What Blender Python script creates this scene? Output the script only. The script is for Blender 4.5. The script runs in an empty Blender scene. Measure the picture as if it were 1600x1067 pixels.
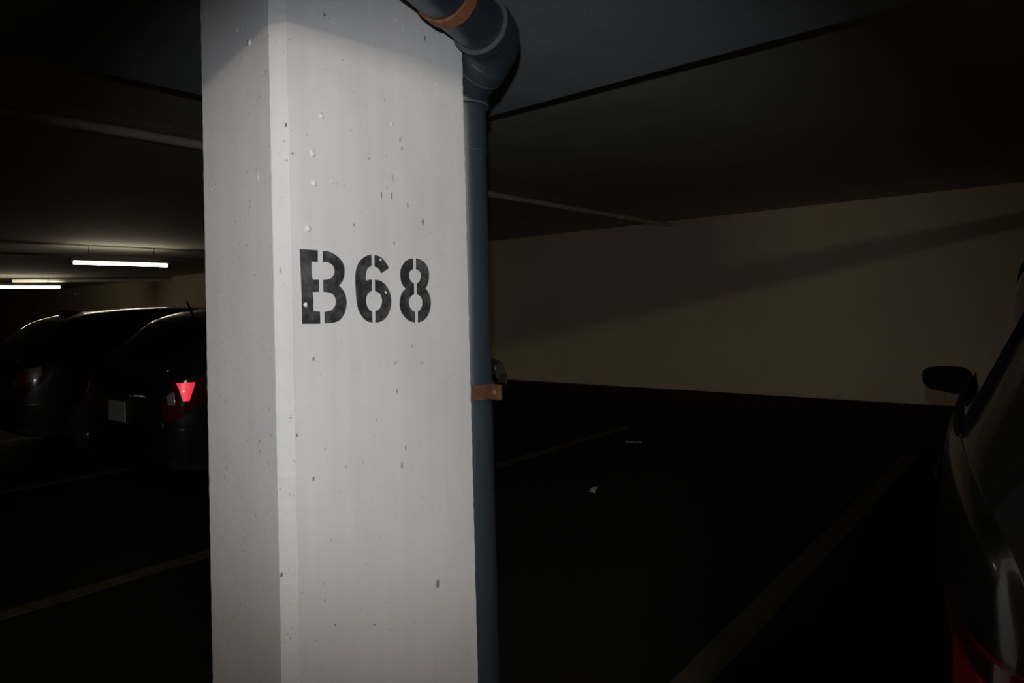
import bpy, bmesh, math, random
import numpy as np
from mathutils import Vector, Matrix

random.seed(7)
S = bpy.context.scene
C = S.collection

# ------------------------------------------------------------------ camera
# World: +Y runs along the parking stalls to the long wall, +X to the right, Z up.
H_CAM = 1.30
F_PX, YAW, PITCH, ROLL, CY = 1056.3, -.6880, -.019777, .0270847, 460.1
def cam_axes():
    f = Vector((math.sin(YAW)*math.cos(PITCH), math.cos(YAW)*math.cos(PITCH), -math.sin(PITCH)))
    r = Vector((math.cos(YAW), -math.sin(YAW), 0)); d = f.cross(r)
    return r*math.cos(ROLL)+d*math.sin(ROLL), -r*math.sin(ROLL)+d*math.cos(ROLL), f
RX, DN, FW = cam_axes()
cam = bpy.data.cameras.new('camera'); camo = bpy.data.objects.new('camera', cam); C.objects.link(camo)
camo.matrix_world = Matrix(((RX.x, -DN.x, -FW.x, 0), (RX.y, -DN.y, -FW.y, 0), (RX.z, -DN.z, -FW.z, H_CAM), (0, 0, 0, 1)))
cam.sensor_width = 36; cam.lens = F_PX/1600*36
cam.shift_y = -(533.5-CY)/1600
cam.clip_start = .02; cam.clip_end = 200
S.camera = camo
def ray(x, y): return RX*((x-800)/F_PX) + DN*((y-CY)/F_PX) + FW
CAM = Vector((0, 0, H_CAM))
def on_x(x, y, X): r = ray(x, y); return CAM + r*(X/r.x)      # photo point -> point on a wall X = const
def on_y(x, y, Y): r = ray(x, y); return CAM + r*(Y/r.y)
def on_z(x, y, z): r = ray(x, y); return CAM + r*((z-H_CAM)/r.z)

# ------------------------------------------------------------------ light
w = bpy.data.worlds.new('world'); S.world = w; w.use_nodes = True
w.node_tree.nodes['Background'].inputs[0].default_value = (0, 0, 0, 1)
w.node_tree.nodes['Background'].inputs[1].default_value = 0
# the camera's pop-up flash, a hand's width above the lens
fl = bpy.data.lights.new('camera_flash', 'SPOT'); flo = bpy.data.objects.new('camera_flash', fl); C.objects.link(flo)
flo.location = CAM - DN*.105 - RX*.012
aim = (FW + DN*.075 - RX*.005).normalized()
flo.scale = (1.38, 1, 1)              # a flash throws a beam wider than tall
flo.rotation_euler = (-aim).to_track_quat('Z', 'Y').to_euler()
fl.energy = 58; fl.color = (.95, .965, 1.0); fl.spot_size = math.radians(65); fl.spot_blend = .72; fl.shadow_soft_size = .012
TUBE, TUBE_NEAR = 21.0, 285.0     # radiance of the tubes far off and of the brighter unseen one behind the camera
S.view_settings.view_transform = 'Standard'; S.view_settings.look = 'None'
S.view_settings.gamma = 1; S.view_settings.use_curve_mapping = False
S.view_settings.exposure = 0.0

# ------------------------------------------------------------------ helpers
def tag(o, label=None, cat=None, group=None, kind=None):
    if label: o['label'] = label
    if cat: o['category'] = cat
    if group: o['group'] = group
    if kind: o['kind'] = kind
    return o
def empty(name, loc=(0, 0, 0), rz=0, parent=None):
    o = bpy.data.objects.new(name, None); C.objects.link(o); o.location = loc; o.rotation_euler = (0, 0, rz)
    o.empty_display_size = .1
    if parent: o.parent = parent
    return o
def obj(name, bm, m, parent=None, smooth=None):
    me = bpy.data.meshes.new(name); bmesh.ops.recalc_face_normals(bm, faces=bm.faces[:]); bm.to_mesh(me); bm.free()
    if smooth is not None:
        me.polygons.foreach_set('use_smooth', [True]*len(me.polygons)); me.set_sharp_from_angle(angle=math.radians(smooth))
    me.materials.append(m)
    o = bpy.data.objects.new(name, me); C.objects.link(o)
    if parent: o.parent = parent
    return o
def add_box(bm, a, b, bevel=0, seg=1):
    a, b = Vector(a), Vector(b)
    r = bmesh.ops.create_cube(bm, size=1, matrix=Matrix.Translation((a+b)/2) @ Matrix.Diagonal((*(b-a), 1)))
    if bevel:
        es = {e for v in r['verts'] for e in v.link_edges}
        bmesh.ops.bevel(bm, geom=list(es), offset=bevel, segments=seg, affect='EDGES', profile=.5)
def box(name, a, b, m, parent=None, bevel=0, seg=1, smooth=None):
    bm = bmesh.new(); add_box(bm, a, b, bevel, seg); return obj(name, bm, m, parent, smooth)
def add_tube(bm, pts, rad, n=24, caps=True):
    pts = [Vector(p) for p in pts]
    rad = rad if isinstance(rad, (list, tuple)) else [rad]*len(pts)
    rings = []; up = None
    for i, p in enumerate(pts):
        t = (pts[min(i+1, len(pts)-1)]-pts[max(i-1, 0)]).normalized()
        if up is None:
            up = Vector((0, 0, 1)) if abs(t.z) < .9 else Vector((1, 0, 0))
        up = (up - t*up.dot(t)).normalized(); s = t.cross(up)
        rings.append([bm.verts.new(p + (up*math.cos(a)+s*math.sin(a))*rad[i]) for a in [2*math.pi*k/n for k in range(n)]])
    for a, b in zip(rings, rings[1:]):
        for k in range(n): bm.faces.new((a[k], a[(k+1) % n], b[(k+1) % n], b[k]))
    if caps: bm.faces.new(rings[0][::-1]); bm.faces.new(rings[-1])
def tube(name, pts, rad, m, parent=None, n=24, smooth=40):
    bm = bmesh.new(); add_tube(bm, pts, rad, n); return obj(name, bm, m, parent, smooth)
def lathe(bm, prof, axis_at, axis='X', n=32, sgn=1):
    """prof: (radius, offset along axis)"""
    rings = []
    for r, t in prof:
        ring = []
        for k in range(n):
            a = 2*math.pi*k/n
            if axis == 'X': v = Vector((t*sgn, r*math.cos(a), r*math.sin(a)))
            else: v = Vector((r*math.cos(a), r*math.sin(a), t))
            ring.append(bm.verts.new(v+Vector(axis_at)))
        rings.append(ring)
    for a, b in zip(rings, rings[1:]):
        for k in range(n): bm.faces.new((a[k], a[(k+1) % n], b[(k+1) % n], b[k]))
    bm.faces.new(rings[0][::-1]); bm.faces.new(rings[-1])

# ------------------------------------------------------------------ materials
MATS = {}
def mat(name, col, rough=.6, metal=0, coat=0, noise=None, bump=None, col2=None, emit=None, spec=.5):
    """noise=(scale, detail, low, high) blends col -> col2; bump=(scale, strength, distance)"""
    m = bpy.data.materials.new(name); m.use_nodes = True; nt = m.node_tree; N = nt.nodes; L = nt.links
    p = N['Principled BSDF']
    p.inputs['Base Color'].default_value = (*col, 1); p.inputs['Roughness'].default_value = rough
    p.inputs['Metallic'].default_value = metal; p.inputs['Coat Weight'].default_value = coat
    p.inputs['Coat Roughness'].default_value = .04; p.inputs['Specular IOR Level'].default_value = spec
    tc = N.new('ShaderNodeTexCoord')
    if noise:
        t = N.new('ShaderNodeTexNoise'); t.inputs['Scale'].default_value = noise[0]; t.inputs['Detail'].default_value = noise[1]
        t.inputs['Roughness'].default_value = .65
        r = N.new('ShaderNodeValToRGB'); r.color_ramp.elements[0].position = noise[2]; r.color_ramp.elements[1].position = noise[3]
        r.color_ramp.elements[0].color = (*col, 1); r.color_ramp.elements[1].color = (*(col2 or col), 1)
        L.new(tc.outputs['Object'], t.inputs['Vector']); L.new(t.outputs['Fac'], r.inputs['Fac']); L.new(r.outputs['Color'], p.inputs['Base Color'])
    if bump:
        t = N.new('ShaderNodeTexNoise'); t.inputs['Scale'].default_value = bump[0]; t.inputs['Detail'].default_value = 6
        b = N.new('ShaderNodeBump'); b.inputs['Strength'].default_value = bump[1]; b.inputs['Distance'].default_value = bump[2]
        L.new(tc.outputs['Object'], t.inputs['Vector']); L.new(t.outputs['Fac'], b.inputs['Height']); L.new(b.outputs['Normal'], p.inputs['Normal'])
    if emit:
        p.inputs['Emission Color'].default_value = (*emit[0], 1); p.inputs['Emission Strength'].default_value = emit[1]
    MATS[name] = m
    return m

def column_paint():
    m = mat('column_paint', (.60, .60, .61), .7, spec=.3); m.node_tree.nodes['Principled BSDF'].inputs['Diffuse Roughness'].default_value = .12; nt = m.node_tree; N = nt.nodes; L = nt.links; p = N['Principled BSDF']
    tc = N.new('ShaderNodeTexCoord')
    def noise(scale, detail, vec=None, rough=.6):
        t = N.new('ShaderNodeTexNoise'); t.inputs['Scale'].default_value = scale; t.inputs['Detail'].default_value = detail
        t.inputs['Roughness'].default_value = rough; L.new(vec or tc.outputs['Object'], t.inputs['Vector']); return t
    def ramp(src, a, b, ca, cb):
        r = N.new('ShaderNodeValToRGB'); r.color_ramp.elements[0].position = a; r.color_ramp.elements[1].position = b
        r.color_ramp.elements[0].color = (*ca, 1); r.color_ramp.elements[1].color = (*cb, 1); L.new(src, r.inputs['Fac']); return r
    def mul(a, b, fac=1):
        x = N.new('ShaderNodeMix'); x.data_type = 'RGBA'; x.blend_type = 'MULTIPLY'; x.inputs[0].default_value = fac
        L.new(a, x.inputs[6]); L.new(b, x.inputs[7]); return x.outputs[2]
    base = ramp(noise(3.2, 4).outputs['Fac'], .3, .7, (.575, .575, .585), (.635, .63, .625))
    # vertical smears left by the roller
    mp = N.new('ShaderNodeMapping'); mp.inputs['Scale'].default_value = (26, 26, 1.6); L.new(tc.outputs['Object'], mp.inputs['Vector'])
    st = ramp(noise(1, 5, mp.outputs['Vector']).outputs['Fac'], .3, .75, (1, 1, 1), (.93, .93, .935))
    # pin holes in the concrete
    sp = ramp(noise(95, 2, rough=.5).outputs['Fac'], .70, .745, (1, 1, 1), (.62, .62, .63))
    sp2 = ramp(noise(260, 2, rough=.5).outputs['Fac'], .72, .76, (1, 1, 1), (.72, .72, .73))
    L.new(mul(mul(mul(base.outputs[0], st.outputs[0]), sp.outputs[0]), sp2.outputs[0]), p.inputs['Base Color'])
    a = noise(60, 6); b1 = N.new('ShaderNodeBump'); b1.inputs['Strength'].default_value = .16; b1.inputs['Distance'].default_value = .004
    L.new(a.outputs['Fac'], b1.inputs['Height'])
    c = noise(7, 3); b2 = N.new('ShaderNodeBump'); b2.inputs['Strength'].default_value = .25; b2.inputs['Distance'].default_value = .012
    L.new(c.outputs['Fac'], b2.inputs['Height']); L.new(b1.outputs['Normal'], b2.inputs['Normal']); L.new(b2.outputs['Normal'], p.inputs['Normal'])
    return m
M_COL = column_paint()
M_STEN = mat('stencil_paint', (.012, .012, .013), .7, noise=(38, 5, .42, .80), col2=(.11, .11, .115), bump=(90, .2, .002))
M_CHIP = mat('bare_concrete', (.15, .15, .155), .9, noise=(120, 3, .35, .65), col2=(.30, .30, .30))
M_BLIS = mat('blistered_paint', (.66, .66, .67), .5)
M_FLOOR = mat('asphalt', (.0085, .0085, .009), .85, noise=(14, 8, .35, .7), col2=(.015, .0145, .014), bump=(180, .5, .004), spec=.15)
M_LINE = mat('road_paint', (.078, .062, .027), .8, noise=(9, 8, .42, .66), col2=(.042, .034, .016), bump=(150, .4, .003))
M_CEIL = mat('ceiling_concrete', (.42, .43, .41), .85, noise=(1.1, 6, .3, .7), col2=(.52, .525, .50), bump=(30, .25, .004))
M_DROP = mat('drop_panel_concrete', (.30, .32, .34), .8, noise=(2.6, 7, .3, .7), col2=(.38, .40, .415), bump=(22, .3, .004))
M_WALL = mat('wall_paint', (.76, .60, .42), .75, noise=(.7, 5, .3, .72), col2=(.84, .68, .48), bump=(18, .25, .003))
M_PIPE = mat('slate_pipe_paint', (.024, .034, .045), .38, noise=(9, 5, .3, .75), col2=(.031, .041, .052), bump=(40, .12, .002))
M_RIM = mat('worn_pipe_edge', (.085, .098, .108), .5, noise=(60, 4, .35, .7), col2=(.05, .06, .068))
M_RUST = mat('rusted_steel', (.17, .058, .022), .85, noise=(55, 6, .35, .7), col2=(.30, .125, .05), bump=(120, .5, .003))
M_RUST2 = mat('dark_rusted_steel', (.055, .022, .011), .85, noise=(55, 6, .35, .7), col2=(.10, .042, .018), bump=(120, .5, .003))
M_SPRK = mat('sprinkler_pipe_paint', (.74, .69, .60), .55, noise=(8, 4, .35, .7), col2=(.60, .55, .48))
M_WHITE = mat('white_pipe_paint', (.82, .80, .76), .5)
M_STEEL = mat('dark_steel', (.06, .06, .06), .5, metal=.6)
M_TUBE = mat('lit_tube', (.9, .9, .9), .5, emit=((1.0, .86, .62), TUBE))
M_TUBE2 = mat('lit_near_tube', (.9, .9, .9), .5, emit=((1.0, .89, .735), TUBE_NEAR))
M_FIX = mat('fixture_enamel', (.16, .155, .145), .5)
M_SCRAP = mat('paper_scrap', (.55, .54, .50), .8, noise=(60, 3, .4, .7), col2=(.4, .39, .36))
M_GLASS = mat('tinted_glass', (.006, .007, .008), .04, coat=.3, spec=.5)
M_TRIM = mat('black_trim', (.006, .006, .006), .6, spec=.25)
M_TYRE = mat('tyre_rubber', (.012, .012, .012), .9, bump=(60, .4, .003))
M_RIMS = mat('wheel_alloy', (.35, .35, .36), .35, metal=.8)
M_RED = mat('red_lens', (.06, .003, .006), .12, coat=.6)
M_REDI = mat('red_reflector', (.30, .008, .018), .28, coat=.6)
M_RED_FLASH = mat('flash_return_red', (.9, .02, .04), .3, coat=.6, noise=(45, 3, .3, .7), col2=(.6, .01, .03), emit=((1.0, .035, .07), .75))  # emission stands in for flash light thrown back by the reflector, no lamp is on
M_CLEAR = mat('clear_lens', (.22, .21, .20), .12, coat=.6)
M_CHROME = mat('chrome', (.55, .55, .56), .12, metal=1)
M_PLATE = mat('plate_sheet', (.30, .30, .31), .4)
M_MIR = mat('mirror_glass', (.5, .5, .5), .03, metal=1)

# ------------------------------------------------------------------ the garage
CEIL, DROP, WALL_Y = 2.55, 2.25, 9.46
XL, XR, YB = -44.0, 9.0, -15.0
floor = tag(box('floor', (XL, YB, -.2), (XR, WALL_Y, 0), M_FLOOR), kind='structure')
ceil = tag(box('ceiling', (XL, YB, CEIL), (XR, WALL_Y, CEIL+.3), M_CEIL), kind='structure')
tag(box('wall_back', (XL, WALL_Y, -.2), (XR, WALL_Y+.3, CEIL+.3), M_WALL), kind='structure')
tag(box('wall_left', (XL-.3, YB, -.2), (XL, WALL_Y+.3, CEIL+.3), M_WALL), kind='structure')
tag(box('wall_right', (XR, YB, -.2), (XR+.3, WALL_Y+.3, CEIL+.3), M_WALL), kind='structure')
tag(box('wall_front', (XL-.3, YB-.3, -.2), (XR+.3, YB, CEIL+.3), M_WALL), kind='structure')
box('drop_panel', (-2.855, -.52, DROP), (.12, 2.52, CEIL+.02), M_DROP, ceil, .006)
def stripe(name, x0, x1, y0, y1):
    bm = bmesh.new(); n = 60; rows = []
    for i in range(n+1):
        y = y0+(y1-y0)*i/n
        a, b = x0+random.uniform(-.004, .004), x1+random.uniform(-.004, .004)
        rows.append([bm.verts.new((a, y, 0)), bm.verts.new((a+.002, y, .0015)), bm.verts.new((b-.002, y, .0015)), bm.verts.new((b, y, 0))])
    for r, s in zip(rows, rows[1:]):
        for k in range(3): bm.faces.new((r[k], r[k+1], s[k+1], s[k]))
    return obj(name, bm, M_LINE, floor)
for xc in (-3.69, -1.045, 1.58, -6.33, -8.97):
    stripe('parking_line', xc-.057, xc+.057, .35, 6.35)

# ------------------------------------------------------------------ the column
CX0, CX1, CY0, CY1, CH = -1.530, -1.200, .741, 1.306, .025
def column_mesh():
    bm = bmesh.new()
    foot = [(CX1-CH, CY0), (CX1, CY0+CH), (CX1, CY1-CH), (CX1-CH, CY1), (CX0+CH, CY1), (CX0, CY1-CH), (CX0, CY0+CH), (CX0+CH, CY0)]
    rows = []
    n = 150
    for i in range(n+1):
        z = DROP*i/n; row = []
        for k, (x, y) in enumerate(foot):
            j = .0011 if 0 < i < n else 0
            row.append(bm.verts.new((x+random.uniform(-j, j)*(k in (0, 7)), y+random.uniform(-j, j)*(k in (1, 2)), z)))
        rows.append(row)
    for a, b in zip(rows, rows[1:]):
        for k in range(8): bm.faces.new((a[k], a[(k+1) % 8], b[(k+1) % 8], b[k]))
    bm.faces.new(rows[0][::-1]); bm.faces.new(rows[-1])
    return bm
column = obj('concrete_column', column_mesh(), M_COL)
tag(column, 'white painted concrete column with black stencilled B68 under the ceiling panel', 'column')
# stencilled marking: outlines read off the photo and laid on the column face, a thin coat of paint
def stencil(name, polys):
    bm = bmesh.new()
    for poly in polys:
        f, b = [], []
        for zx, zy in poly:
            p = on_x(440+zx/5.927, 360+zy/5.927, CX1)
            f.append(bm.verts.new((CX1+.0016, p.y, p.z))); b.append(bm.verts.new((CX1-.002, p.y, p.z)))
        bm.faces.new(f); n = len(f)
        for i in range(n): bm.faces.new((f[i], f[(i+1) % n], b[(i+1) % n], b[i]))
        bm.faces.new(b[::-1])
    bm.normal_update()
    bmesh.ops.triangulate(bm, faces=[f for f in bm.faces if len(f.verts) > 4])
    return obj(name, bm, M_STEN, column)
B_L = [(166,172),(332,184),(332,291),(274,290),(274,390),(278,430),(288,457),(343,456),(344,568),(284,571),(290,640),(290,745),(352,752),(355,863),(190,865),(185,600),(177,400)]
B_R = [(380,190),(425,192),(460,206),(490,224),(520,246),(545,272),(565,300),(577,335),(581,380),(577,425),(565,462),(548,490),(528,510),(552,534),(574,564),(591,605),(600,660),(594,722),(580,768),(558,806),(530,834),(500,848),(460,857),(398,860),(397,752),(432,748),(462,738),(484,718),(498,690),(503,660),(498,628),(484,603),(464,585),(436,574),(386,568),(385,458),(420,456),(448,446),(470,429),(484,406),(490,375),(484,345),(470,321),(450,305),(424,296),(380,293)]
S6_L = [(828,222),(795,230),(762,247),(732,273),(709,305),(693,343),(684,388),(681,440),(683,520),(688,600),(694,665),(704,715),(720,757),(742,795),(770,826),(803,846),(838,853),(836,752),(812,738),(794,715),(782,685),(778,650),(782,618),(793,591),(811,571),(832,560),(832,455),(802,457),(776,468),(777,420),(780,384),(791,355),(808,339),(830,331)]
S6_T = [(860,228),(886,233),(915,247),(942,271),(968,307),(991,350),(920,396),(908,368),(889,346),(860,334)]
S6_R = [(863,456),(893,460),(925,474),(952,497),(977,529),(996,566),(1008,606),(1013,650),(1009,700),(998,745),(980,785),(956,817),(928,838),(898,850),(868,853),(868,748),(892,737),(912,717),(926,688),(931,655),(927,622),(915,594),(895,574),(865,562)]
S8_L = [(1215,258),(1185,263),(1157,277),(1132,301),(1112,334),(1100,370),(1097,405),(1101,450),(1111,488),(1127,518),(1148,538),(1124,562),(1107,594),(1096,635),(1092,682),(1098,728),(1113,767),(1136,799),(1165,827),(1197,845),(1231,852),(1231,750),(1208,741),(1190,722),(1179,697),(1175,665),(1180,636),(1191,614),(1206,600),(1224,592),(1222,492),(1202,479),(1186,458),(1177,432),(1176,405),(1184,381),(1198,366),(1216,358)]
S8_R = [(1244,260),(1273,266),(1300,280),(1325,301),(1345,331),(1358,365),(1363,402),(1361,445),(1354,484),(1343,515),(1328,538),(1350,562),(1366,596),(1376,635),(1379,675),(1374,722),(1362,764),(1343,799),(1317,829),(1290,845),(1262,852),(1262,750),(1280,738),(1294,715),(1302,685),(1303,655),(1297,629),(1285,609),(1270,599),(1252,592),(1250,492),(1268,482),(1281,462),(1288,435),(1288,405),(1281,384),(1265,368),(1244,358)]
stencil('stencilled_letter', [B_L, B_R]); stencil('stencilled_digit', [S6_L, S6_T, S6_R]); stencil('stencilled_digit', [S8_L, S8_R])
def blister(px, py, r, m=M_BLIS, squash=.55, face='x', hh=1.15):
    bm = bmesh.new(); bmesh.ops.create_icosphere(bm, subdivisions=2, radius=1)
    c = on_x(px, py, CX1) if face == 'x' else on_y(px, py, CY0)
    for v in bm.verts:
        n = 1+.12*math.sin(5*v.co.y+px)+.1*math.cos(7*v.co.z+py)
        if face == 'x': v.co = Vector((c.x+v.co.x*r*squash, c.y+v.co.y*r*n, c.z+v.co.z*r*hh*n))
        else: v.co = Vector((c.x+v.co.x*r*n, c.y+v.co.y*r*squash, c.z+v.co.z*r*hh*n))
    return bm
for px_, py_, r_ in ((502,181,.0065),(488,240,.0075),(491,286,.0075),(481,357,.0070),(612,194,.005),(519,284,.004),(477,476,.0055),(594,406,.0042),(602,457,.0042),(684,133,.0035),(620,30,.0035),(631,42,.0035)):
    obj('paint_blister', blister(px_, py_, r_), M_BLIS, column, 60)
for px_, py_, r_ in ((389,66,.008),(370,47,.004),(403,277,.004),(330,297,.004)):
    obj('paint_blister', blister(px_, py_, r_, face='y', squash=.3, hh=1.3), M_BLIS, column, 60)
for px_, py_, r_, h_ in ((661,347,.0045,1.5),(684,912,.006,1.7),(596,305,.0022,4),(612,306,.0022,4),(625,218,.002,3),(628,232,.002,2.4),(664,60,.003,2.4),(507,23,.003,1.5),(577,248,.0025,1.3),(613,276,.0015,4),(616,380,.002,3),(634,700,.002,3),(628,727,.0024,4),(620,611,.002,3),(618,567,.0016,2.4),(490,561,.003,1.4),(464,680,.0025,1.6),(490,748,.003,1.3),(585,976,.0025,1.2),(637,321,.002,3),(447,195,.003,1.4),(644,540,.0015,3),(457,240,.0025,1.2),(518,285,.0025,1.3),(553,351,.002,1.3),(440,897,.003,1.0),(524,976,.0022,1.2)):
    obj('paint_chip', blister(px_, py_, r_, M_CHIP, .12, hh=h_), M_CHIP, column, 60)

# ------------------------------------------------------------------ drain pipe with two bends beside the column
def fillet(pts, rad, n=10):
    pts = [Vector(p) for p in pts]; out = [pts[0]]
    for a, b, c in zip(pts, pts[1:], pts[2:]):
        u, v = (a-b).normalized(), (c-b).normalized(); ang = u.angle(v); t = rad/math.tan(ang/2)
        cen = b+(u+v).normalized()*(rad/math.sin(ang/2)); s, e = b+u*t-cen, b+v*t-cen
        th = s.angle(e)
        for k in range(n+1): out.append(cen+(s*math.sin(th*(1-k/n))+e*math.sin(th*k/n))/math.sin(th))
    out.append(pts[-1]); return out
def along(path, s0, s1, step=.006):
    d = [0]
    for a, b in zip(path, path[1:]): d.append(d[-1]+(b-a).length)
    def at(s):
        for i in range(len(d)-1):
            if s <= d[i+1] or i == len(d)-2:
                return path[i].lerp(path[i+1], (s-d[i])/max(1e-9, d[i+1]-d[i]))
    n = max(2, int((s1-s0)/step)); return [at(s0+(s1-s0)*k/n) for k in range(n+1)], d[-1]
PR = .066
P_TOP = Vector((-1.138, 1.350, 2.005)); P_MID = Vector((-1.300, 1.380, 1.915)); P_END = Vector((-1.300, 1.380, 0))
P_FAR = P_TOP+Vector((.31, -1, .012)).normalized()*6
drain = empty('drain_pipe', (P_END.x, P_END.y, 0))
tag(drain, 'slate blue drain pipe bending down behind the B68 column', 'pipe')
def local(pts): return [p-Vector((P_END.x, P_END.y, 0)) for p in pts]
path = fillet([P_FAR, P_TOP, P_MID, P_END], .075, 12)
L1 = (P_TOP-P_FAR).length
def s_at(pt):
    d, best = 0, (1e9, 0)
    for a, b in zip(path, path[1:]):
        for q in range(20):
            p = a.lerp(b, q/20); best = min(best, ((p-pt).length, d+(b-a).length*q/20))
        d += (b-a).length
    return best[1]
sA, sB = s_at(P_TOP), s_at(P_MID); sM = (sA+sB)/2
tube('horizontal_pipe', local(along(path, 0, sA-.06, .2)[0]), PR, M_PIPE, drain, 40)
tube('vertical_pipe', local([P_MID-Vector((0, 0, .05)), Vector((P_END.x, P_END.y, 0))]), PR, M_PIPE, drain, 40)
def fitting(s0, s1, rims, b0, b1):
    pts, _ = along(path, s0, s1, .004); n = len(pts); rad = []
    for i in range(n):
        d0, d1 = i*(s1-s0)/(n-1), (n-1-i)*(s1-s0)/(n-1)
        rad.append(PR+.010 if (d0 < .04 and b0) or (d1 < .04 and b1) else PR+.0065)
    o = tube('elbow', local(pts), rad, M_PIPE, drain, 40, 60)
    for s in rims:
        q, _ = along(path, s-.0022, s+.0022, .0022)
        tube('rim', local(q), PR+.0110, M_RIM, o, 40)
fitting(sA-.105, sM+.004, (sA-.105, sM+.004), 1, 1)
fitting(sM+.006, sB+.045, (sB+.045,), 0, 1)
tube('coupling', local([P_MID-Vector((0, 0, .06)), Vector((P_MID.x, P_MID.y, 1.737))]), PR+.0018, M_PIPE, drain, 40)
tube('coupling_edge', local([Vector((P_MID.x, P_MID.y, 1.7375)), Vector((P_MID.x, P_MID.y, 1.7355))]), PR+.0024, M_RIM, drain, 40)
def clamp(cen, axis, ears, half, m=M_RUST):
    """rusted strap around the pipe, ears bolted at the side"""
    bm = bmesh.new(); axis = axis.normalized(); add_tube(bm, [cen-axis*half, cen+axis*half], PR+.006, 40, caps=True)
    o = obj('pipe_clamp', bm, m, drain, 40)
    for a, b in ears: box('clamp_ear', a, b, m, o, .003)
    return o
L0 = Vector((P_END.x, P_END.y, 0))
hd = (P_TOP-P_FAR).normalized()
qc = P_FAR+hd*(L1-.285)
clamp(qc-L0, hd, [((qc-L0)+Vector((-.008, -.014, PR)), (qc-L0)+Vector((.008, .014, DROP-qc.z)))], .019)
zc = 1.074
k = clamp(Vector((0, 0, zc)), Vector((0, 0, 1)), [((PR-.004, -.006, zc-.021), (PR+.052, .008, zc+.021)), ((-.05, -.080, zc-.021), (.03, -.05, zc+.021))], .021, M_RUST2)
bm = bmesh.new(); lathe(bm, [(.008, -.006), (.008, .0), (.006, .003)], (0, 0, 0), 'X', 6)
bmesh.ops.rotate(bm, verts=bm.verts[:], cent=(0, 0, 0), matrix=Matrix.Rotation(-math.pi/2, 3, 'Z'))
bmesh.ops.translate(bm, verts=bm.verts[:], vec=(PR+.034, -.006, zc)); obj('bolt', bm, M_RUST, k, 40)

# ------------------------------------------------------------------ ceiling pipes
sp = empty('sprinkler_pipe', (-4.62, 5, 2.49))
tag(sp, 'pale sprinkler pipe under the ceiling running to the long wall', 'pipe')
tube('pipe_run', [(0, -6, 0), (0, WALL_Y-5, 0)], .031, M_SPRK, sp, 20)
for y in (-2.45, 0.3, 3.0): 
    tube('coupling', [(0, y-.05, 0), (0, y+.05, 0)], .037, M_SPRK, sp, 20)
    tube('hanger', [(0, y+.25, .02), (0, y+.25, CEIL-2.49)], .006, M_STEEL, sp, 8)
fa = on_z(20, 439, 2.45); fb = Vector((on_z(280, 437.5, 2.45).x, WALL_Y, 2.45))
fp = empty('branch_pipe', fa)
tag(fp, 'thin pale pipe far off beneath the ceiling, between the two lit tubes', 'pipe')
tube('pipe_run', [(0, 0, 0), fb-fa], .05, M_WHITE, fp, 16)
q = (fb-fa)*.93
tube('hanger', [q, (q.x, q.y, CEIL-fa.z)], .02, M_SPRK, fp, 8)
wa, wb = on_y(-10, 468, WALL_Y-.05), on_y(118, 463, WALL_Y-.05)
tag(tube('wall_pipe', [(wa.x, wa.y, 2.3), (wb.x, wb.y, 2.3)], .05, M_SPRK, None, 12), 'thin pipe fixed along the top of the long wall past the far lit tube', 'pipe')
hp = empty('overhead_conduit', (.745, 0, 2.308))
tag(hp, 'grey conduit hung below the ceiling over the charcoal car', 'pipe')
tube('pipe_run', [(0, -5, 0), (0, WALL_Y, 0)], .042, M_SPRK, hp, 20)
for y in (-3, 3.2, 6, 8.8): tube('hanger', [(0, y, 0), (0, y, CEIL-2.308)], .006, M_STEEL, hp, 8)

# ------------------------------------------------------------------ fluorescent strips
def strip(x, y0, y1, z, label, mt=M_TUBE, rad=.019, channel=None):
    o = empty('fluorescent_light', (x, (y0+y1)/2, z)); tag(o, label, 'light', 'fluorescent strips'); l = (y1-y0)/2; t = min(.10, CEIL-z)
    box('housing', (-.026, -l-.05, .036), (.026, l+.05, t), M_FIX, o, .004)
    for s in (-1, 1):
        box('lamp_holder', (-.018, s*(l+.012)-.012, -.024), (.018, s*(l+.012)+.012, .040), M_FIX, o, .003)
        if t < CEIL-z: tube('hanger_rod', [(0, s*l*.7, t), (0, s*l*.7, CEIL-z)], .006, M_STEEL, o, 8)
    if channel: box('mounting_channel', (-.02, -channel[0], t), (.02, channel[1], t+.035), M_FIX, o, .003)
    tube('fluorescent_tube', [(0, -l, 0), (0, l, 0)], rad, mt, o, 16)
def hung(ax, ay, bx, by, z):
    a, b = on_z(ax, ay, z), on_z(bx, by, z); return ((a.x+b.x)/2, a.y, b.y, z)
strip(*hung(116, 410, 259, 415, 2.25), 'lit fluorescent strip hung from a long dark channel above the black cars', M_TUBE, .026, (2.3, 1.7))
strip(*hung(-30, 447.5, 88, 449.5, 2.25), 'lit fluorescent strip farther off, next to the thin pale pipe', M_TUBE, .034)
strip(1.85, -1.5, -.3, 2.482, 'lit fluorescent strip on the ceiling beside the overhead conduit', M_TUBE2)

# ------------------------------------------------------------------ cars
def pchip(xs, ys):
    xs, ys = np.array(xs, float), np.array(ys, float); h = np.diff(xs); d = np.diff(ys)/h; m = np.zeros(len(xs))
    for i in range(1, len(xs)-1):
        if d[i-1]*d[i] > 0:
            w1, w2 = 2*h[i]+h[i-1], h[i]+2*h[i-1]; m[i] = (w1+w2)/(w1/d[i-1]+w2/d[i])
    m[0], m[-1] = d[0], d[-1]
    def f(x):
        i = int(np.clip(np.searchsorted(xs, x)-1, 0, len(xs)-2)); t = (x-xs[i])/h[i]
        return float((2*t**3-3*t**2+1)*ys[i]+(t**3-2*t**2+t)*h[i]*m[i]+(-2*t**3+3*t**2)*ys[i+1]+(t**3-t**2)*h[i]*m[i+1])
    return f

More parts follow.
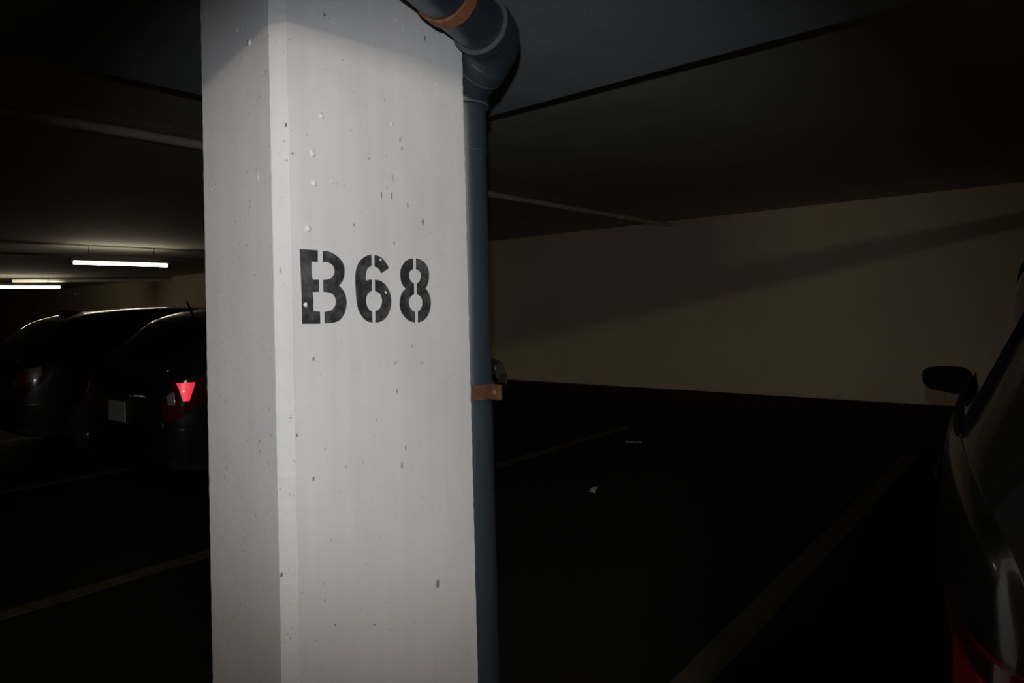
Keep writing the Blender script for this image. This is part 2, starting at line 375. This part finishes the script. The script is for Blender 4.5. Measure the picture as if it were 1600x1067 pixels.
def build_car(root, P, paint):
    L = P['L']; top = pchip(*zip(*P['top'])); half = pchip(*zip(*P['half'])); belt = pchip(*zip(*P['belt'])); roofw = pchip(*zip(*P['roofw'])); sill = pchip(*zip(*P['sill']))
    ys = sorted(set([round(v, 4) for v in list(np.linspace(0, L, int(L/.035)))+[.01, .02, .035, .05, .07, .09, .11, .13, L-.01, L-.02, L-.05]]))
    SUB = 2
    def section(y):
        ws, zb, zt, wr, zs = half(y), belt(y), top(y), roofw(y), sill(y)
        for yc in P['axles']:
            if abs(y-yc) < P['arch']: zs = max(zs, P['hub']+math.sqrt(P['arch']**2-(y-yc)**2))
        gh = max(zt-zb, .02); zm = max(zs+.06, min(.62, zb-.12)); wb = ws*.945
        key = [(0, zs), (ws*.55, zs), (ws*.93, zs), (ws*.975, min(zs+.05, zm-.02)), (ws*.995, (zs+zm)/2+.02), (ws, zm), (ws*.995, zm*.5+(zb-.05)*.5),
               (ws*.975, zb-.035), (wb, zb), (wb*.985+wr*.015, zb+gh*.04), (wb*.75+wr*.25, zb+gh*.24), (wb*.47+wr*.53, zb+gh*.48), (wb*.20+wr*.80, zb+gh*.70),
               (wr, zb+gh*.86), (wr-.05, zb+gh*.945), (wr*.55, zb+gh*.988), (0, zb+gh)]
        out = []
        for i in range(len(key)-1):
            p0, p1, p2, p3 = key[max(i-1, 0)], key[i], key[i+1], key[min(i+2, len(key)-1)]
            for k in range(SUB):
                t = k/SUB
                if 1 < i < 15:
                    q = tuple(.5*((2*p1[c])+(-p0[c]+p2[c])*t+(2*p0[c]-5*p1[c]+4*p2[c]-p3[c])*t*t+(-p0[c]+3*p1[c]-3*p2[c]+p3[c])*t**3) for c in (0, 1))
                else: q = tuple(p1[c]*(1-t)+p2[c]*t for c in (0, 1))
                out.append(q)
        out.append(key[-1]); return out
    G = [[Vector((x, y, z)) for x, z in section(y)] for y in ys]; NV = len(G[0])
    full = [row+[Vector((-p.x, p.y, p.z)) for p in row[-2:0:-1]] for row in G]; NF = len(full[0])
    KV = lambda kk: kk*SUB
    # which faces are glass
    y0, y1, yp0, yp1 = P['win']; r0, r1 = P['rearwin']; s0, s1 = P['screen']
    def vhalf(j): return j if j < NV-1 else NF-1-j          # face index on the right half
    def cls(i, j):
        v = vhalf(j); y = (ys[i]+ys[i+1])/2
        if KV(9) <= v < KV(13):
            if y0 < y < yp0:
                # the quarter light tapers to a point at its rear end
                t = (y-y0)/P['taper']
                if t < 1 and v >= KV(9)+max(1, int(t*(KV(13)-KV(9)))): return 'body'
                return 'rear_side'
            if yp1 < y < y1: return 'front_side'
        if v >= KV(14)-1 and r0 < y < r1: return 'rear'
        if v >= KV(14)-1 and s0 < y < s1: return 'screen'
        return 'body'
    groups = {}
    for i in range(len(ys)-1):
        for j in range(NF):
            c = cls(i, j); side = 'R' if j < NV-1 else 'L'
            groups.setdefault((c, side if c.endswith('side') else ''), []).append((i, j))
    def surf(name, faces, m, parent, caps=False, off=0, smooth=38):
        bm = bmesh.new(); vs = {}
        def v(i, j):
            j %= NF
            if (i, j) not in vs: vs[(i, j)] = bm.verts.new(full[i][j])
            return vs[(i, j)]
        for i, j in faces:
            try: bm.faces.new((v(i, j), v(i, j+1), v(i+1, j+1), v(i+1, j)))
            except ValueError: pass
        if caps:
            bm.faces.new([v(0, j) for j in range(NF)][::-1]); bm.faces.new([v(len(ys)-1, j) for j in range(NF)])
        if off:
            bm.normal_update(); bmesh.ops.recalc_face_normals(bm, faces=bm.faces[:])
            # make outward: away from the car's middle axis
            c0 = sum((f.calc_center_median() for f in bm.faces), Vector())/len(bm.faces); nn = sum((f.normal for f in bm.faces), Vector())
            if nn.dot(c0-Vector((0, L/2, .6))) < 0: bmesh.ops.reverse_faces(bm, faces=bm.faces[:])
            bm.normal_update()
            edge = [e for e in bm.edges if e.is_boundary]
            r = bmesh.ops.extrude_edge_only(bm, edges=edge); nv = [g for g in r['geom'] if isinstance(g, bmesh.types.BMVert)]
            base = set(nv)
            mv = {vv: vv.normal.copy() for vv in bm.verts if vv not in base}
            for vv, n in mv.items(): vv.co += n*off
        return obj(name, bm, m, parent, smooth)
    body = surf('body', groups[('body', '')], paint, root, True)
    for (c, sd), fs in groups.items():
        if c == 'rear': surf('rear_window', fs, M_GLASS, root)
        elif c == 'screen': surf('windshield', fs, M_GLASS, root)
        elif c != 'body': surf('side_window', fs, M_GLASS, root)
    def panel(name, pred, off, m, parent=root):
        fs = []
        for i in range(len(ys)-1):
            for j in range(NF):
                p = (full[i][j]+full[i][(j+1) % NF]+full[i+1][j]+full[i+1][(j+1) % NF])/4
                if cls(i, j) == 'body' and pred(p): fs.append((i, j))
        return surf(name, fs, m, parent, off=off) if fs else None
    def surf_pt(sg, y, z):
        sec = section(y)[KV(3):KV(9)+1]
        for (xa, za), (xb, zb_) in zip(sec, sec[1:]):
            if za <= z <= zb_ or (xb, zb_) == sec[-1]:
                t = min(1, max(0, (z-za)/max(1e-6, zb_-za))); return Vector((sg*(xa+(xb-xa)*t), y, z))
    def patch(name, sg, ya, yb, zlo, zhi, rake, off, m, parent=root, n=14, k=7, low=None):
        """a lens hugging the body: from ya to yb along the car, zlo..zhi in height, lower edge rising by rake"""
        bm = bmesh.new(); rows = []
        for i in range(n+1):
            y = ya+(yb-ya)*i/n; sec = section(y)[KV(3):KV(9)+1]
            a, b = zlo+rake*(i/n)**1.5, zhi+.03*(i/n)
            zmax = sec[-1][1]; b = min(b, zmax-.004); a = min(a, b-.012); row = []
            for q in range(k+1):
                z = a+(b-a)*q/k
                for (xa, za), (xb, zb_) in zip(sec, sec[1:]):
                    if za <= z <= zb_ or (xb, zb_) == sec[-1]:
                        t = min(1, max(0, (z-za)/max(1e-6, zb_-za))); x = xa+(xb-xa)*t; break
                row.append(Vector((sg*x, y, z)))
            rows.append(row)
        if low:
            rows = [[surf_pt(sg, (low[0]+(low[1]-low[0])*i/n)*(1-q/k)+(ya+(yb-ya)*i/n)*q/k, zlo+(zhi-zlo)*q/k) for q in range(k+1)] for i in range(n+1)]
        vs = [[bm.verts.new(p) for p in r] for r in rows]
        for r, s_ in zip(vs, vs[1:]):
            for q in range(k): bm.faces.new((r[q], r[q+1], s_[q+1], s_[q]) if sg > 0 else (r[q], s_[q], s_[q+1], r[q+1]))
        bm.normal_update()
        if sum(f.normal.x for f in bm.faces)*sg < 0: bmesh.ops.reverse_faces(bm, faces=bm.faces[:]); bm.normal_update()
        r = bmesh.ops.extrude_edge_only(bm, edges=[e for e in bm.edges if e.is_boundary]); base = {g for g in r['geom'] if isinstance(g, bmesh.types.BMVert)}
        for vv in [v for v in bm.verts if v not in base]: vv.co += vv.normal*off
        return obj(name, bm, m, parent, 50)
    for sg in (-1, 1):
        d0, dm, d1 = P['doors']
        for a, b, nm in ((d0, dm-.012, 'rear_door'), (dm+.012, d1, 'front_door')):
            d = panel(nm, lambda p: p.x*sg > .55 and a < p.y < b and .32 < p.z < belt(p.y)-.015, .0035, paint)
            if d:
                hy = a+.18
                box('door_handle', (sg*(half(hy)+.002), hy-.09, .80), (sg*(half(hy)+.014), hy+.09, .825), M_TRIM, d, .006, 2, 50)
        tl = P['tail']
        t = patch('tail_light', sg, tl[0], tl[1], tl[2], tl[3], tl[4], .012, M_RED)
        patch('reflector', sg, *tl[5], .016, M_RED_FLASH if P.get('lit') == sg else M_REDI, t, low=P.get('low'))
        patch('reversing_lens', sg, .05, .075, tl[2]+.11, tl[3]-.09, 0, .016, M_CLEAR, t)
        panel('headlight', lambda p: p.x*sg > .42 and p.y > L-.45 and .58 < p.z < .72, .008, M_CLEAR)
        # trim along the belt and the upper edge of the side windows
        for kv, nm in ((9, 'belt_trim'), (13, 'window_trim')):
            pts = []
            for i, y in enumerate(ys):
                if y0-.01 <= y <= y1+.01:
                    t_ = min(1, max(0, (y-y0)/P['taper'])) if kv == 13 else 1
                    v = KV(9)+(KV(kv)-KV(9))*t_; a = int(v); q = full[i][a].lerp(full[i][min(a+1, NV-1)], v-a)
                    pts.append(Vector((sg*(q.x+.004), q.y, q.z)))
            tube(nm, pts, [.003]+[P.get('trim', .011)]*(len(pts)-2)+[.003], M_TRIM, root, 8)
        # door mirror
        ym, zmir = P['mirror']; xm = half(ym)-.078
        mr = empty('door_mirror', (sg*xm, ym, zmir), 0, root)
        bm2 = bmesh.new(); bmesh.ops.create_uvsphere(bm2, u_segments=28, v_segments=16, radius=1)
        for v in bm2.verts:
            e = lambda t, k: math.copysign(abs(t)**k, t)
            x, y, z = e(v.co.x, .62), e(v.co.y, .8), e(v.co.z, .62)
            taper = 1-.16*(x*sg)
            v.co = Vector((sg*.118+x*.094, (y*.062 if y > 0 else y*.03)+.0, z*.057*taper+.008*x*sg))
        ho = obj('mirror_housing', bm2, M_TRIM, mr, 70)
        bm3 = bmesh.new()
        ring = [bm3.verts.new((sg*.118+.084*math.copysign(abs(math.cos(a))**.6, math.cos(a)), -.0315, .047*math.copysign(abs(math.sin(a))**.6, math.sin(a)))) for a in [2*math.pi*q/32 for q in range(32)]]
        bm3.faces.new(ring); obj('mirror_glass', bm3, M_MIR, mr)
        tube('mirror_arm', [(-sg*.055, .012, -.04), (-sg*.01, .006, -.036), (sg*.06, .0, -.03)], [.034, .028, .022], M_TRIM, mr, 16)
        # wheels
        for yc in P['axles']:
            x = sg*(half(yc)-.125); R = P['hub']
            bm = bmesh.new(); lathe(bm, [(R*.62, -.09), (R*.9, -.1), (R, -.075), (R, .075), (R*.9, .10), (R*.64, .095)], (x, yc, R), 'X', 36, sg)
            wh = obj('wheel', bm, M_TYRE, root, 40)
            bm = bmesh.new(); lathe(bm, [(R*.64, -.05), (R*.66, .088), (R*.60, .093), (R*.58, .07), (R*.12, .078), (R*.1, .09), (.002, .09)], (x, yc, R), 'X', 36, sg)
            for q in range(5):
                a = 2*math.pi*q/5; c, s = math.cos(a), math.sin(a)
                p0 = Vector((x+sg*.088, yc+c*R*.08, R+s*R*.08)); p1 = Vector((x+sg*.088, yc+c*R*.61, R+s*R*.61)); n = Vector((0, -s, c))*.024
                vv = [bm.verts.new(p) for p in (p0-n, p0+n, p1+n*.8, p1-n*.8)]; vb = [bm.verts.new(v.co-Vector((sg*.02, 0, 0))) for v in vv]
                bm.faces.new(vv); bm.faces.new(vb[::-1])
                for q2 in range(4): bm.faces.new((vv[q2], vv[(q2+1) % 4], vb[(q2+1) % 4], vb[q2]))
            obj('rim', bm, M_RIMS, wh, 40)
    # tailgate, bumper, plate
    panel('tailgate', lambda p: abs(p.x) < P['gate'][0] and p.y < .26 and P['gate'][1] < p.z < P['gate'][2], .006, paint)
    panel('rear_bumper', lambda p: p.y < .62 and .28 < p.z < P['gate'][1]-.03 and p.y < P['axles'][0]-P['arch']-.03, .012, paint)
    panel('lower_valance', lambda p: p.y < .3 and p.z <= .34, .014, M_TRIM)
    yb, zp = P['plate']
    pl = box('license_plate', (-.15, yb-.012, zp-.075), (.15, yb, zp+.075), M_PLATE, root, .004)
    box('plate_holder', (-.165, yb-.006, zp-.09), (.165, yb+.05, zp+.09), M_TRIM, root, .004)
    box('gate_handle', (-.26, yb-.02, zp+.105), (.26, yb+.05, zp+.135), M_CHROME if P.get('chrome') else paint, root, .008, 2, 50)
    for sg in (-1, 1): box('bumper_reflector', (sg*(half(.05)-.10)-.05, .02, .42), (sg*(half(.05)-.10)+.05, .075, .455), M_RED, root, .005)
    box('grille', (-.4, L-.06, .40), (.4, L+.012, .56), M_TRIM, root, .01)
    return body, top, half, belt

HATCH = dict(L=4.25, hub=.31, arch=.355, axles=(.78, 3.38),
    top=[(0, .60), (.03, .74), (.07, .90), (.12, .98), (.30, 1.16), (.55, 1.36), (.9, 1.435), (1.5, 1.47), (2.05, 1.455), (2.4, 1.38), (2.85, 1.14), (3.15, .985), (3.5, .92), (3.95, .80), (4.15, .68), (4.25, .52)],
    half=[(0, .60), (.03, .69), (.10, .755), (.25, .80), (.5, .835), (1.0, .868), (1.7, .885), (2.6, .885), (3.4, .875), (3.9, .79), (4.15, .66), (4.25, .5)],
    belt=[(0, .56), (.03, .70), (.07, .85), (.12, .93), (.35, .985), (.6, .99), (1.5, .95), (2.7, .90), (3.2, .88), (3.7, .83), (4.0, .75), (4.15, .63), (4.25, .48)],
    roofw=[(0, .45), (.12, .62), (.5, .57), (.9, .585), (1.6, .65), (2.2, .655), (2.9, .70), (3.2, .72), (3.8, .62), (4.25, .40)],
    sill=[(0, .34), (.1, .28), (.5, .22), (1.2, .19), (2.9, .19), (3.8, .2), (4.25, .27)],
    win=(.62, 2.98, 1.72, 1.84), taper=.55, rearwin=(.14, .50), screen=(2.12, 3.05), doors=(1.02, 1.78, 2.88),
    tail=(.035, .30, .58, .78, .10, (.05, .20, .64, .74, .04)), gate=(.56, .60, .97), mirror=(2.42, .938), plate=(-.002, .77))

def car(name, label, loc, rz, P, paint):
    r = empty(name, (loc[0], loc[1], 0), rz); tag(r, label, 'car'); build_car(r, P, paint); return r
SILVER = mat('charcoal_car_paint', (.010, .010, .010), .3, coat=.6)
BLACK = mat('black_car_paint', (.008, .009, .010), .25, coat=1)
NIGHT = mat('deep_black_car_paint', (.003, .003, .004), .25, coat=1)
car('hatchback_car', 'charcoal hatchback with black door mirror, beside the yellow line opposite the column', (.653, 1.12), math.radians(3.5), HATCH, SILVER)
def resized(P, ky, kz, **kw):
    Q = dict(P)
    for k_ in ('top', 'half', 'belt', 'roofw', 'sill'):
        kk = kz if k_ in ('top', 'belt') else 1
        Q[k_] = [(y*ky, v*kk) for y, v in P[k_]]
    Q['L'] = P['L']*ky
    for k_ in ('axles', 'win', 'rearwin', 'screen', 'doors'): Q[k_] = tuple(v*ky for v in P[k_])
    Q['taper'] = P['taper']*ky; Q['mirror'] = (P['mirror'][0]*ky, P['mirror'][1]*kz); Q.update(kw); return Q
P2 = resized(HATCH, .87, .955, tail=(.03, .30, .60, .86, .20, (.09, .19, .735, .855, 0)), chrome=True, plate=(-.004, .63), arch=.345, lit=1, low=(.115, .15))  # lit: side whose reflector gets the flash return as added red emission
c2 = car('hatchback_car', 'black hatchback with a red tail reflector given an added flash glow and whip antenna', (-5.36, 1.98), 0, P2, BLACK)
tube('roof_antenna', [(.16, .49, 1.28), (.16, .43, 1.42)], [.012, .007], M_TRIM, c2, 8)
P3 = resized(HATCH, 1.0, .965, tail=(.03, .30, .60, .86, .20, (.07, .24, .72, .85, .08)))
c3 = car('hatchback_car', 'black car with shark fin antenna beyond the red-reflector hatchback', (-8.05, 1.8), 0, P3, NIGHT)
bm = bmesh.new()
vs = [bm.verts.new(p) for p in ((-.03, .62, 1.31), (.03, .62, 1.31), (.03, .84, 1.37), (-.03, .84, 1.37), (-.006, .63, 1.405), (.006, .63, 1.405), (.006, .70, 1.40), (-.006, .70, 1.40))]
for q in ((0, 1, 2, 3), (4, 5, 6, 7), (0, 1, 5, 4), (1, 2, 6, 5), (2, 3, 7, 6), (3, 0, 4, 7)): bm.faces.new([vs[i] for i in q])
obj('shark_fin', bm, M_TRIM, c3)

# ------------------------------------------------------------------ litter on the floor
def scrap(px, py, w_, l_, rz, label):
    p = on_z(px, py, 0); bm = bmesh.new(); n = 6; rows = []
    for i in range(n+1):
        rows.append([bm.verts.new((l_*(i/n-.5), w_*(k-.5)+random.uniform(-.006, .006), .002+.012*abs(math.sin(i*1.3+k)))) for k in (0, .5, 1)])
    for a, b in zip(rows, rows[1:]):
        for k in range(2): bm.faces.new((a[k], a[k+1], b[k+1], b[k]))
    o = obj('paper_scrap', bm, M_SCRAP); o.location = (p.x, p.y, .0); o.rotation_euler = (0, 0, rz); md = o.modifiers.new('thick', 'SOLIDIFY'); md.thickness = .0015
    tag(o, label, 'litter', 'scraps lying in the empty stall')
scrap(990, 692, .05, .15, .5, 'torn pale paper scrap lying farther into the empty stall, toward the wall')
scrap(927, 767, .035, .12, 2.0, 'thin curled pale scrap on the floor midway along the empty stall')
